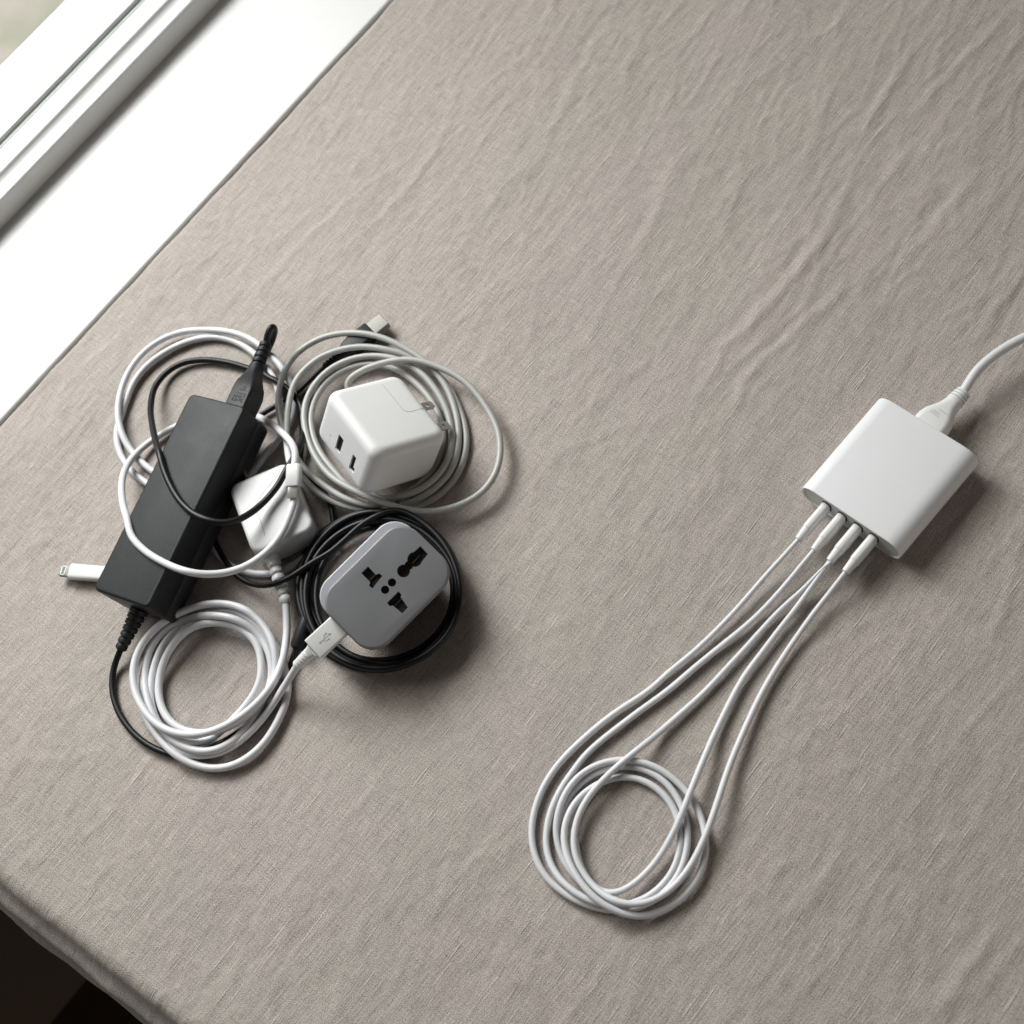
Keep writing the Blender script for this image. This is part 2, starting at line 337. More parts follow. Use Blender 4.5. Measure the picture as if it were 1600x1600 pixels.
    # window side: soft roll then hanging down in the gap
    wv = .0022*vnoise(X*0, Y, 1, .05, 0, 2, 12)
    def roll(s, R, slope):
        """arc length s>0 past the edge -> (out, down)"""
        a = np.clip(s/R, 0, slope); rest = np.clip(s-R*slope, 0, None)
        return R*np.sin(a)+rest*math.cos(slope), R*(1-np.cos(a))+rest*math.sin(slope)
    s = np.clip(-U, 0, None); ox, dz = roll(s, .0060, math.radians(32)); X2 = np.where(U < 0, XE-ox, X)+wv*np.exp(-(U/.012)**2); Z = h-dz
    # lower left side: roll, a slanting fold, then the hanging hem
    hw = .010*vnoise(X, Y*0, .11, 1, 0, 2, 13)
    s = np.clip(-V, 0, None); y1, d1 = roll(s, .012, math.radians(62))
    kink = .0035*np.exp(-((s-.030-.02*(X+.45))/.008)**2)*(1+.5*vnoise(X, Y*0, .05, 1, 0, 2, 14))
    L1 = .056+.012*vnoise(X, Y*0, .07, 1, 0, 2, 15)
    t = np.clip(s-L1, 0, None); t1 = np.minimum(s, L1); y1, d1 = roll(t1, .012, math.radians(62))
    y1 = y1-t*.10+kink*.8; d1 = d1+t*.99-kink*.6
    fw = np.clip(s/.03, 0, 1)
    Y2 = np.where(V < 0, YE-y1-.0*hw, Y)+hw*.25*fw+(.0012*vnoise(X, Y*0, .04, 1, 0, 2, 16))*np.exp(-(V/.02)**2)
    Y2 = Y2+(.10*(X+.45))*np.exp(-np.clip(V, 0, None)/.06)      # the edge is not quite square to the window
    Z = Z-np.where(V < 0, d1, 0)
    nU, nV = U.shape; co = np.stack([X2, Y2, Z], -1).reshape(-1, 3)
    me = bpy.data.meshes.new('tablecloth'); nf = (nU-1)*(nV-1)
    i = np.arange(nU-1)[:, None]*nV+np.arange(nV-1)[None]; q = np.stack([i, i+nV, i+nV+1, i+1], -1).reshape(-1, 4)
    me.vertices.add(len(co)); me.vertices.foreach_set('co', co.astype(np.float32).ravel())
    me.loops.add(nf*4); me.loops.foreach_set('vertex_index', q.astype(np.int32).ravel())
    me.polygons.add(nf); me.polygons.foreach_set('loop_start', np.arange(0, nf*4, 4, dtype=np.int32))
    me.update(calc_edges=True)
    uv = me.uv_layers.new(name='UVMap'); uvs = np.stack([U, V], -1).reshape(-1, 2)[q.ravel()]; uv.data.foreach_set('uv', uvs.astype(np.float32).ravel())
    me.materials.append(LINEN); me.shade_smooth()
    o = link(bpy.data.objects.new('tablecloth', me))
    o['label'] = 'crumpled grey beige linen cloth covering the whole table beside the window sill'; o['category'] = 'tablecloth'
cloth()
# ------------------------------------------------------------------ four port charger on the right
W_MM, L_MM, H_MM = 72.5, 77.0, 21.0
g0 = .5*(at(1256, 765, .011)+at(1403, 872, .011)); g0[2] = 0
ang = math.radians(-3.2)
CH = Fr((g0[0], g0[1], .0008), [[math.cos(ang), -math.sin(ang), 0], [math.sin(ang), math.cos(ang), 0], [0, 0, 1]])   # x across, y towards the mains side
def chprof(ins, y):
    P2 = []; n = 44; a_, b_ = W_MM/2-ins, H_MM/2-ins; r = b_*.98
    for k in range(n):
        t = 2*math.pi*k/n; c, s = math.cos(t), math.sin(t)
        xx = (a_-r*1.15)*(1 if c > 0 else -1)+r*1.15*math.copysign(abs(c)**.86, c); zz = b_*math.copysign(abs(s)**.80, s)
        P2.append((xx, y, zz+H_MM/2))
    return P2
hub = thing('wall_charger', 'slim white four port charger with four cables plugged in on the right', 'charger', CH((0, L_MM/2, 0)))
obj('housing', CH.geo(loft([chprof(3.0, 1.2), chprof(1.5, 1.2), chprof(1.35, .25), chprof(1.0, 0), chprof(.35, 0), chprof(.05, .35), chprof(0, .9), chprof(0, L_MM-1.5), chprof(.35, L_MM-.5), chprof(1.2, L_MM)])), WHITE_MATT, hub, 40)
obj('front_panel', CH.geo(loft([chprof(1.45, .7), chprof(1.45, 1.15)])), PANEL, hub, 40)
slots = [px('c', *q) for q in ((660, 350), (838, 480), (1018, 620), (1197, 760))]
PZ, PLUGS = 10.6, []
for sx, sy in slots:
    x, _ = 0, 0
    d = ray(sx, sy); o_ = CH.R.T@(CAMPOS-CH.c)*1000; q = CH.R.T@d; t = (0-o_[1])/q[1]; x = (o_+q*t)[0]; PLUGS.append(x)
    f2 = Fr(CH((x, .72, PZ)), CH.R@np.array([[0, 1, 0], [-1, 0, 0], [0, 0, 1]]))      # local x points out of the panel
    obj('port', f2.geo(xloft([(-.2, 6.9, 10.8, 3.2), (.06, 6.9, 10.8, 3.2)])), DARK, hub)
def usbc_plug(parent, f2, L=19, w_=5.9, h_=9.6, sl=8.5):
    """local x points from the port towards the cord"""
    obj('plug', f2.geo(xloft([(0, w_-.7, h_-.7, 2), (.5, w_, h_, 2.45), (L-.4, w_, h_, 2.45), (L, w_-.25, h_-.25, 2.3)])), WHITE, parent, 30)
    obj('sleeve', f2.geo(xloft([(L-.3, w_-.5, h_-1.2, 2.2), (L+sl-.7, w_-1.2, h_-4.2, 2.2), (L+sl, w_-1.5, h_-4.6, 2.0)])), WHITE, parent, 30)
GRP = 'white charging cables looped from the charger'
def charge_cable(label, plugs, paths, name='charging_cable'):
    x = PLUGS[plugs[0]]; t = thing(name, label, 'cable', CH((x, -10, 0)), GRP); outs = []
    for k in plugs:
        f2 = Fr(CH((PLUGS[k], .2, PZ)), CH.R@np.array([[0, 1, 0], [-1, 0, 0], [0, 0, 1]])); usbc_plug(t, f2); outs.append(f2)
    return t, outs
def rcord(f2, y=0.0): return [list(f2((25.5, y, 0)))+[1.5], list(f2((29, y, -.3)))+[1.5]]
RR = 2.0
def pts(k, *q): return [(k,)+tuple(v) for v in q]
t1, o1 = charge_cable('outermost of the white charging cables, in the port nearest the charger\'s left corner', [0], None)
c1 = pts('F', (1050, 145, 7.5, 1.55), (920, 290, 5.8, 1.6), (690, 560, 4, 1.7), (430, 830, 3, 1.75), (200, 1040, 2.4, 1.8))+pts('E', (1231, 456, 2.1), (1100, 600, 2), (850, 750, 2), (640, 900, 2), (420, 1090, 2), (260, 1240, 2))+pts('D', (360, 225, 2), (270, 345, 2), (190, 500, 2), (143, 680, 2), (138, 820, 2), (172, 960, 2), (245, 1090, 2), (350, 1188, 2), (470, 1262, 2), (600, 1310, 2), (720, 1335, 2), (870, 1330, 2), (1010, 1285, 2), (1150, 1180, 2), (1255, 1020, 2), (1298, 830, 2), (1280, 640, 2), (1195, 450, 2), (1060, 325, 2), (900, 265, 2), (760, 266, 2), (620, 305, 2), (480, 405, 2), (375, 560, 2), (325, 740, 2))
obj('cord', tube(rcord(o1[0])+[P(*p) for p in c1], RR, sm=70), CORD_W, t1, 180)
t2, o2 = charge_cable('white charging cable in the second port from the left, wound into the coil', [1], None)
c2 = pts('F', (1300, 150, 7.5, 1.55), (1200, 275, 5.6, 1.6), (1060, 440, 4, 1.7), (850, 660, 3, 1.75), (600, 870, 2.2), (300, 1110, 2))+pts('E', (1231, 631, 2), (1000, 790, 2), (780, 960, 2), (560, 1130, 2), (400, 1290, 2))+pts('D', (500, 240, 2), (390, 380, 2), (303, 540, 2), (250, 720, 2), (246, 880, 2), (290, 1020, 3), (370, 1130, 5), (480, 1215, 6), (590, 1275, 6), (720, 1305, 5.5), (870, 1290, 3), (1010, 1235, 2), (1140, 1115, 2), (1220, 980, 2), (1247, 800, 2), (1225, 640, 2), (1150, 500, 2), (1030, 398, 2), (890, 342, 2), (740, 348, 2), (620, 400, 2.2), (500, 480, 3.5), (410, 610, 5.6), (370, 770, 6), (395, 930, 7), (470, 1080, 9.2), (580, 1220, 9.6), (710, 1318, 9.4), (850, 1375, 5), (950, 1386, 3), (1100, 1345, 2), (1280, 1220, 2), (1395, 1050, 2), (1432, 880, 2), (1415, 700, 2), (1340, 520, 2), (1220, 382, 3), (1080, 277, 4), (930, 226, 4.6), (800, 214, 5), (650, 242, 5), (500, 322, 5.2), (400, 440, 5.6), (335, 600, 5.6), (315, 750, 4), (345, 900, 2.4), (430, 1050, 2), (560, 1180, 2), (700, 1250, 2))
obj('cord', tube(rcord(o2[0])+[P(*p) for p in c2], RR, sm=70), CORD_W, t2, 180)
t3, o3 = charge_cable('white charging cable in the third port from the left, ending inside the coil', [2], None)
c3 = pts('F', (1520, 185, 7.5, 1.55), (1400, 350, 5.6, 1.6), (1270, 540, 4, 1.7), (1090, 760, 3, 1.75), (930, 980, 2.4, 1.8), (760, 1200, 2.2), (640, 1420, 2.2))+pts('D', (1550, -94, 2.4), (1490, 30, 3), (1400, 240, 5.5), (1305, 475, 7.5), (1230, 670, 7), (1130, 870, 4.5), (1020, 1025, 3.6), (900, 1140, 4.5), (800, 1205, 6), (700, 1225, 5.5), (600, 1170, 4), (520, 1060, 2.4), (475, 930, 2), (462, 800, 2))
obj('cord', tube(rcord(o3[0])+[P(*p) for p in c3], RR, sm=70), CORD_W, t3, 180)
t4, o4 = charge_cable('white charging cable in the rightmost port, looping back towards the third plug', [3], None)
c4 = pts('F', (1600, 380, 6.6, 1.6), (1440, 580, 5, 1.7), (1290, 790, 3.6, 1.75), (1160, 980, 2.8, 1.8), (1040, 1170, 2.4), (920, 1380, 2.4), (815, 1600, 3))+pts('D', (1600, 262, 4.5), (1520, 505, 6.5), (1440, 740, 7), (1340, 960, 6), (1235, 1115, 6.4), (1110, 1225, 7.5), (985, 1283, 8), (870, 1298, 9.2), (760, 1268, 9.6), (650, 1205, 7), (550, 1105, 5.5), (478, 980, 5.8), (447, 850, 5.8), (462, 700, 5.8), (520, 552, 6), (620, 420, 6.5), (740, 300, 7.6), (870, 190, 8.4), (1000, 90, 6))+pts('E', (1150, 1030, 3.4), (1400, 810, 2.4))+pts('F', (370, 1370, 2, 1.85), (580, 1140, 2, 1.8), (760, 950, 2, 1.8), (950, 735, 2.4, 1.75), (1150, 525, 3.4, 1.7), (1310, 390, 5, 1.5), (1430, 262, 7, 1.1), (1510, 150, 9, .9))
end4 = list(o3[0]((26.5, 1.25, .8)))+[.9]
obj('cord', tube(rcord(o4[0])+[P(*p) for p in c4]+[end4], RR, sm=60), CORD_W, t4, 180)
# mains lead of the charger
bc = at(*px('a', 880, 645), .0112); nk = at(*px('a', 1042, 480), .0118)
FM = frame_dir(bc, nk-bc)
Lm = np.linalg.norm(nk-bc)*1000
ml = thing('mains_lead', 'thick white mains lead leaving the charger towards the right edge', 'power lead', (bc[0], bc[1], 0))
obj('plug', FM.geo(xloft([(-3, 21, 12, 3), (1, 22, 12.5, 4), (5, 22, 12.8, 4.5), (9, 20.5, 12.5, 5), (13, 16.5, 12, 5), (17, 12.8, 11.2, 5), (Lm-3, 11, 10.5, 5), (Lm-1, 10.6, 10.2, 5)], 7)), WHITE, ml, 50)
sr = obj('strain_relief', ribs(FM, Lm-1.4, Lm+8.0, 5.7, 4.6, 4, .34, .70), WHITE, ml, 30)
obj('marking', join(*[bar(FM, 7+i*1.1, 1.6+(i % 2)*.4, 6.25, .35, 7-i*1.3, .12) for i in range(3)]+[bar(FM, 11.6, -1, 6.15, .3, 6, .12)]), MARK, ml)
obj('cord', tube([list(FM((Lm+4, 0, 0))), list(FM((Lm+9, .5, .3)))]+PL('a', [(1145, 325, 14.5), (1205, 262, 15.5), (1275, 205, 16.5), (1355, 152, 17), (1448, 104, 18)])+PL('0', [ (1660, 502, 17), (1740, 480, 10), (1850, 465, 3), (2000, 455, 3)]), 3.0, 18), CORD_W, ml, 180)
# ------------------------------------------------------------------ long black power adapter
AD = Fr((-.5679, .0530, .0240), [[-.28, -.9544, -.103], [.9587, -.2726, -.0809], [.0491, -.1214, .9914]]); AL, AW, AH = 148.0, 48.8, 34.8
AD.R, _ = np.linalg.qr(AD.R); AD.R *= np.sign(np.diag(AD.R@np.diag([1, 1, 1])))[None]*1.0
AD.R = np.array([[-.28, -.9544, -.103], [.9587, -.2726, -.0809], [.0491, -.1214, .9914]])
AT = AH/2
ad = thing('power_adapter', 'long black power adapter with a grained top, lying across white cables', 'power adapter', (AD.c[0], AD.c[1], 0))
zs = AT-AH*.57
obj('top_shell', AD.geo(rbox(AL, AW, zs+.25, AT, 4.0, .3, 1.8, rs=4)), BLACK, ad, 30)
obj('bottom_shell', AD.geo(rbox(AL-.3, AW-.3, -AT, zs-.2, 4.0, 3.2, .3, rs=4)), BLACK_SIDE, ad, 30)
obj('seam', AD.geo(rbox(AL-1.4, AW-1.4, zs-.6, zs+.6, 3.6)), DARK, ad, 30)
q0 = AD((-AL/2, .5, -5.5)); q1 = at(*px('3', 392, 858), .008)
FS = frame_dir(q0, q1-q0); Ls = np.linalg.norm(q1-q0)*1000
obj('strain_relief', ribs(FS, -1, Ls, 6.2, 3.6, 7, .32, .80), RUBBER, ad, 30)
obj('cord', tube([list(FS((Ls-3, 0, 0)))]+PL('3', [(383, 880, 6), (355, 955, 3), (344, 1070, 2.1), (375, 1195, 2.1), (440, 1300, 2.1), (530, 1385, 2.1), (640, 1440, 2.1), (740, 1462, 2.1), (880, 1425, 2.1), (1010, 1362, 2.1), (1140, 1270, 2.1), (1250, 1170, 2.1), (1305, 1105, 2.1), (1345, 990, 2.1), (1385, 880, 3.5), (1400, 830, 6)]), 2.1), CORD_K, ad, 180)
b0, b1 = at(*px('3', 1395, 850), .006), at(*px('3', 1440, 730), .006)
FB = frame_dir(b0, b1-b0)
obj('barrel_plug', FB.geo(xloft([(0, 7, 7, 3.4), (2, 10, 10, 4.9), (22, 10.5, 10.5, 5.2), (24, 9.5, 9.5, 4.7)])), RUBBER, ad, 40)
# ------------------------------------------------------------------ black power cord with moulded plug, looping over the adapter
xo, yo = AL/2, -12.0
FP = Fr(AD((xo, yo, 5.5)), AD.R)
tip = at(*px('1', 1205, 262), .026)
dv = AD.R.T@(tip-FP.c)*1000                                  # tip in the plug's local mm
pc = thing('power_lead', 'black power cord with moulded plug, looping over the long black adapter', 'power cord', FP.c*np.array([1, 1, 0]))
k = dv[1]/dv[0]; kz = dv[2]/dv[0]
def sec(x, w_, h_, r): return (x, w_, h_, r, k*x*min(1, x/30), kz*x*min(1, x/30))
obj('plug', FP.geo(xloft([sec(-2, 16.5, 17, 1.5), sec(14, 16.5, 17, 1.5), sec(20, 15.5, 16, 2.2), sec(26, 12, 13, 3), sec(31, 10, 11, 3.2), sec(36, 9.2, 10, 3.4)], 4)), RUBBER, pc, 35)
a0 = FP((34, k*34, kz*34)); FR_ = frame_dir(a0, tip-a0, AD.R[:, 2]); Lr = np.linalg.norm(tip-a0)*1000
obj('strain_relief', ribs(FR_, 0, Lr, 5.2, 4.1, 5, .34, .74), RUBBER, pc, 30)
mk = []
rr = random.Random(3)
for row in range(5):
    for c in range(7):
        if rr.random() < .9: mk.append(bar(FP, 4.0+c*1.05, 4.2-row*1.9, 8.5, .5, rr.uniform(.7, 1.5), .12))
for row in range(3): mk.append(bar(FP, 13.4+row*1.3, 0.6, 8.45-.05*row, .35, 5.5-row, .12))
obj('marking', join(*mk), MARK_K, pc)
A_T = (AD, AT+2.15)
bp = [list(FR_((Lr-2, 0, 0)))]+PL('1', [(1222, 175, 31), (1243, 135, 32), (1268, 150, 28), (1262, 205, 20), (1225, 300, 12), (1180, 385, 8), (1165, 450, 7), (1205, 505, 6.8), (1290, 548, 6.8), (1370, 610, 6.8), (1440, 690, 6.8), (1478, 800, 8), (1480, 920, 12), (1455, 1020, 20), (1400, 1120, 27), (1350, 1200, 28.5), (1290, 1310, 29.5), (1190, 1430, 31), (1080, 1520, 36), (980, 1570, 41), (870, 1585, 45)])+PL('1', [(760, 1560, A_T), (660, 1512, A_T), (570, 1425, A_T), (500, 1310, A_T), (450, 1190, A_T), (420, 1080, A_T)])+PL('1', [(388, 970, 34), (366, 860, 25), (355, 740, 15), (385, 590, 7), (460, 490, 4), (570, 418, 3), (720, 388, 2.6), (900, 403, 2.6), (1040, 440, 2.6), (1180, 492, 2.6), (1280, 545, 2.4), (1360, 615, 2.3), (1420, 700, 2.3)])
obj('cord', tube(bp, 2.25, sm=9), CORD_K, pc, 180)
# ------------------------------------------------------------------ white charging brick under the cords
BR = Fr((-.5165, .0872, .0135), [[-.8864, -.4592, .0579], [.4627, -.8819, .0903], [.0095, .1069, .9942]]); BL, BW, BH = 56.0, 44.0, 23.0
U_, S_, Vt_ = np.linalg.svd(BR.R); BR.R = U_@Vt_
BT = BH/2
br = thing('usb_charger', 'white block charger with rounded edges, half hidden beside the black adapter', 'charger', (BR.c[0], BR.c[1], 0))
obj('body', BR.geo(rbox(BL, BW, -BT, BT, 7.5, 2, 2.6, rs=4)), WHITE_GLOSS, br, 40)
def topline(fr, T, pts, r=.16, dz=0.0): return tube([list(fr((*fr.on(*px(*p), T+dz), T+dz))) for p in pts], r, 6, .002, sm=4)
obj('seam', topline(BR, BT, [('5', 550, 425), ('5', 590, 470), ('5', 400, 740), ('5', 440, 880), ('5', 470, 985)]), SEAM, br, 180)
for yy in (9.0,):
    obj('prong', BR.geo(rbox(17, 1.6, -3.2, 3.2, .7, .3, .3, cx=BL/2+6, cy=yy)), METAL, br, 30)
# the coiled cable from it to the travel adapter
_tt = math.radians(20); _x = np.array([.107, .9943, 0]); _h = np.array([.9943, -.107, 0]); _zt = _h*math.sin(_tt)+np.array([0, 0, math.cos(_tt)])
TA = Fr(at(605, 917, .043)-_zt*.0125, np.array([_x, np.cross(_zt, _x), _zt]).T)
TL, TW, TH = 75.0, 50.5, 25.0; TT = TH/2
wc = thing('usb_cable', 'white cable coiled at the lower left, plugged into the grey travel adapter', 'cable', at(340, 1075, 0))
k0 = at(*px('5', 505, 1095), .0115); k1 = at(*px('5', 640, 1515), .0075)
FK = frame_dir(k0, k1-k0); Lk = np.linalg.norm(k1-k0)*1000
obj('collar', FK.geo(xloft([(-4, 9.5, 9.5, 4.5), (0, 10.5, 10, 4.8), (8, 10.5, 10, 4.8), (9.5, 9.6, 9.4, 4.6)])), WHITE, wc, 40)
obj('strain_relief', ribs(FK, 9, Lk, 4.7, 3.9, 6, .36, .72), WHITE, wc, 30)
# plug in the travel adapter
pa = TA.on(*px('4', 540, 1092), TT-6); pb = TA.on(*px('4', 342, 1272), TT-6)
FU = frame_dir(TA((pa[0], pa[1], TT-9.5)), TA((pb[0], pb[1], TT-10))-TA((pa[0], pa[1], TT-9.5)), TA.R[:, 2])
Lu = math.dist(pa, pb)
up = obj('plug', FU.geo(xloft([(-2, 15.4, 7, 1.2), (Lu-.6, 15.4, 7, 1.2), (Lu, 14.8, 6.4, 1.0)])), WHITE, wc, 30)
e0 = FU((Lu-.5, 0, 0)); e1 = at(*px('3', 1395, 945), .021)
FE = frame_dir(e0, e1-e0, TA.R[:, 2]); Le = np.linalg.norm(e1-e0)*1000
obj('strain_relief', join(FE.geo(xloft([(-.5, 9.5, 6.4, 2.6), (4, 8, 6.2, 2.8), (5, 7.4, 6.0, 2.8)])), ribs(FE, 4.5, Le, 4.0, 3.2, 5, .36, .66)), WHITE, wc, 30)
# trident mark on the plug
tr = []
def mark_seg(a, b, wd=.35):
    a, b = np.array(a, float), np.array(b, float); d = b-a; L_ = np.linalg.norm(d); d /= L_; n_ = np.array([-d[1], d[0]])*wd/2
    z0, z1 = 3.42, 3.62; pts = [a-n_, b-n_, b+n_, a+n_]
    return FU.geo(([(p[0], p[1], z0) for p in pts]+[(p[0], p[1], z1) for p in pts], [(0, 1, 2, 3), (4, 7, 6, 5), (0, 4, 5, 1), (1, 5, 6, 2), (2, 6, 7, 3), (3, 7, 4, 0)]))
mx0 = Lu*.5
tr += [mark_seg((mx0+4, 0), (mx0-4.2, 0)), mark_seg((mx0-4.2, 0), (mx0-3.2, .8)), mark_seg((mx0-4.2, 0), (mx0-3.2, -.8)), mark_seg((mx0+2.4, 0), (mx0+.8, 1.8)), mark_seg((mx0+.8, 1.8), (mx0-1, 1.8)), mark_seg((mx0+1.2, 0), (mx0-.4, -1.8)), mark_seg((mx0-.4, -1.8), (mx0-2, -1.8)), mark_seg((mx0-1.6, 1.8), (mx0-.8, 1.8), 1.1), mark_seg((mx0-2.6, -1.8), (mx0-1.8, -1.8), 1.0), mark_seg((mx0+3.6, 0), (mx0+4.8, 0), 1.2)]
obj('marking', join(*tr), MARK, wc)
wcp = [list(FK((Lk-2, 0, 0)))]+PL('3', [(1336, 640, 7), (1340, 760, 6), (1318, 900, 8), (1272, 1030, 11), (1180, 1150, 12), (1050, 1255, 12.5), (900, 1325, 13), (760, 1340, 13), (630, 1300, 12.5), (530, 1205, 12), (470, 1070, 11), (470, 930, 10.5), (530, 800, 10.5), (640, 695, 10.5), (790, 620, 11), (940, 590, 11), (1090, 620, 11), (1205, 715, 11), (1270, 850, 11), (1278, 980, 8), (1225, 1110, 8), (1120, 1225, 8.2), (1000, 1300, 8.2), (880, 1330, 4.5),
   (740, 1312, 4.5), (650, 1235, 4.5), (608, 1110, 4.5), (622, 970, 5), (680, 840, 8), (790, 730, 8.5), (930, 700, 8), (1080, 735, 7.5), (1170, 820, 6.5), (1195, 930, 6.5), (1185, 1050, 6.5), (1110, 1170, 4.8), (1010, 1275, 4.6), (900, 1370, 4.6), (780, 1390, 7), (660, 1340, 7.5), (580, 1240, 7.5), (540, 1110, 6.5), (530, 980, 5), (560, 850, 6), (650, 740, 6.5), (790, 675, 7), (930, 660, 12), (1070, 690, 12), (1180, 770, 6.5), (1245, 890, 6.5), (1255, 1010, 4.4), (1215, 1140, 4.4), (1140, 1260, 4.6), (1030, 1380, 6.4), (900, 1435, 8), (770, 1415, 8),
   (660, 1345, 8.5), (580, 1215, 4.3), (565, 1080, 4.2), (590, 930, 4.2), (660, 790, 4.4), (780, 690, 4.4), (900, 640, 4.4), (1050, 640, 6), (1160, 700, 6.5), (1250, 800, 6.5), (1310, 900, 4.5), (1342, 1000, 3), (1345, 1110, 3), (1300, 1240, 3), (1200, 1400, 3), (1060, 1505, 3), (930, 1532, 3), (800, 1505, 3.5), (690, 1440, 5.5), (600, 1340, 5), (530, 1220, 3), (510, 1080, 2.4), (530, 940, 2.4), (600, 800, 2.4), (720, 690, 2.4)])
# second half: from the plug down into the coil
wcu = [list(FE((Le-2, 0, 0)))]+PL('3', [(1375, 985, 16), (1330, 1055, 10), (1270, 1150, 7), (1190, 1260, 4.6), (1080, 1370, 4.6), (960, 1440, 4.6), (830, 1460, 4.6), (700, 1420, 4.6), (600, 1330, 2.6), (540, 1210, 2.4), (520, 1080, 6.5), (545, 930, 2.4), (610, 800, 2.4), (720, 700, 2.4)])
obj('cord', join(tube(wcp, 2.5), tube(wcu, 2.35)), CORD_W, wc, 180)
# ------------------------------------------------------------------ black usb cable coiled under the travel adapter
kc = thing('usb_cable', 'black cable coiled under the grey travel adapter, its plug at the top', 'cable', at(*px('4', 860, 830), 0))
m0, m1 = at(*px('2', 645, 165), .007), at(*px('2', 450, 325), .007)
FC = frame_dir(m0, m1-m0); Lc = np.linalg.norm(m1-m0)*1000
cpl = obj('plug', FC.geo(xloft([(-1, 13, 7, 1.5), (0, 14.6, 8, 2), (15, 15, 8.4, 2), (21, 13, 8, 2.4), (Lc-1, 8.6, 7, 2.8), (Lc, 8, 6.6, 2.8)])), RUBBER, kc, 35)
obj('connector', FC.geo(xloft([(-13, 11.6, 4.6, .4), (-12.7, 12, 5, .5), (-.5, 12, 5, .5)])), METAL_D, kc, 30)
m2 = at(*px('2', 330, 405), .004); FD = frame_dir(FC((Lc-1, 0, 0)), m2-FC((Lc-1, 0, 0))); Ld = np.linalg.norm(m2-FC((Lc-1, 0, 0)))*1000
obj('strain_relief', ribs(FD, 0, Ld, 4.0, 2.8, 6, .4, .74), RUBBER, kc, 30)
kp = [list(FD((Ld-2, 0, 0)))]+PL('2', [(250, 480, 2.1), (160, 565, 2.1)])+PL('1', [(1440, 622, 2.1), (1340, 685, 2.1), (1250, 740, 2.1), (1150, 800, 2.1), (950, 950, 2), (800, 1300, 2)])+PL('5', [(60, 980, 2.0), (120, 1110, 4.4), (190, 1230, 4.6), (290, 1330, 5.2), (400, 1372, 8.5), (520, 1370, 14.5), (640, 1325, 16), (760, 1250, 18), (880, 1165, 19)])
tail = PL('4', [(440, 545, 19), (580, 430, 18.5), (720, 300, 18), (870, 215, 17), (1010, 180, 17)])
cx0, cy0 = 862, 820
turn = []
specs = [(655, 17), (590, 14), (640, 12.5), (530, 11), (610, 9.5), (650, 8), (560, 6.5), (625, 5), (590, 3.5), (640, 2.2), (655, 2.2), (600, 2.2)]
nst = 14; a0_ = -70
tot = len(specs)*nst
for i in range(1, tot-nst//2):
    k_ = i/nst; j = int(k_); fr_ = k_-j; sm = fr_*fr_*(3-2*fr_)
    rA, zA = specs[j]; rB, zB = specs[min(j+1, len(specs)-1)]; r_ = rA+(rB-rA)*sm; z_ = zA+(zB-zA)*fr_
    a = math.radians(a0_+360*k_)
    exx = r_*.985*math.cos(a)+(640-r_)*.5+8*math.sin(a*2+j); eyy = r_*.965*math.sin(a)+10*math.cos(a*3+j*2)
    turn.append(P('4', cx0+exx, cy0+eyy, max(2.0, z_)))
lead = []
obj('cord', tube(kp+tail+turn, 1.95), CORD_K, kc, 180)
kl = PL('2', [(230, 560, 2), (170, 660, 3), (185, 800, 5), (180, 940, 6), (165, 1040, 4), (215, 1130, 2), (320, 1230, 2), (375, 1330, 2), (392, 1420, 2), (395, 1500, 2.0), (420, 1600, 2)])
obj('cord_tail', tube(kl, 1.95), CORD_K, kc, 180)
# ------------------------------------------------------------------ travel adapter
ta = thing('travel_adapter', 'grey travel adapter with a multi-country socket face, tilted on a black coil', 'travel adapter', (TA.c[0], TA.c[1], 0))
fp = obj('face_plate', TA.geo(rbox(TL, TW, TT-5.0, TT, 14.5, 1.2, 1.8, seg=10, rs=4)), GREY, ta, 30)
obj('body', TA.geo(rbox(TL-1, TW-5, -TT, TT-5.15, 14.5, 5, 1.2, seg=10, rs=5, cy=8.2)), GREY_L, ta, 30)
obj('seam', TA.geo(rbox(TL-7, TW-9, TT-6.9, TT-4.4, 11.5, seg=10, cy=0)), DARK, ta)
obj('light_block', TA.geo(rbox(TL-20, TW-14, -TT-15, -TT+.5, 8, 2, 0, seg=6, cy=1)), GREY, ta, 30)  # unseen block, added to keep light from passing under the tilted adapter
Z4s = [[(775, 625), (835, 690), (862, 678), (886, 700), (810, 797), (783, 775), (792, 748), (722, 676)],
       [(1184, 466), (1242, 528), (1192, 592), (1122, 520)],
       [(1012, 820), (1036, 845), (1030, 865), (1087, 945), (1044, 992), (967, 930), (945, 937), (924, 908)]]
def circ(cx, cy, r, n=18): return [(cx+r*math.cos(2*math.pi*i/n), cy+r*math.sin(2*math.pi*i/n)) for i in range(n)]
Z4s += [circ(962, 750, 33), circ(908, 807, 33), circ(1140, 570, 59), circ(1053, 660, 51), [(1060, 600), (1110, 560), (1125, 640), (1085, 660)]]
cutters = []
for poly in Z4s:
    p2 = [TA.on(*px('4', *q), TT) for q in poly]
    cutters.append(TA.geo(loft([[(x, y, TT-5.5) for x, y in p2], [(x, y, TT+2) for x, y in p2]])))
cut(fp, cutters)
for ip, poly in enumerate(Z4s):
    p2 = [TA.on(*px('4', *q), TT) for q in poly]; c_ = np.mean(p2, axis=0)
    obj('socket_hole', TA.geo(loft([[(c_[0]+(x-c_[0])*1.03, c_[1]+(y-c_[1])*1.03, TT-5.6) for x, y in p2], [(c_[0]+(x-c_[0])*1.03, c_[1]+(y-c_[1])*1.03, TT-3.0-.04*ip) for x, y in p2]])), DARK, ta)
for q in ((800, 715), (1150, 565), (1005, 905)):
    x, y = TA.on(*px('4', *q), TT); obj('contact', TA.geo(rbox(7, .9, TT-3.1, TT-1.9, .3, cx=x, cy=y)), BRASS, ta)
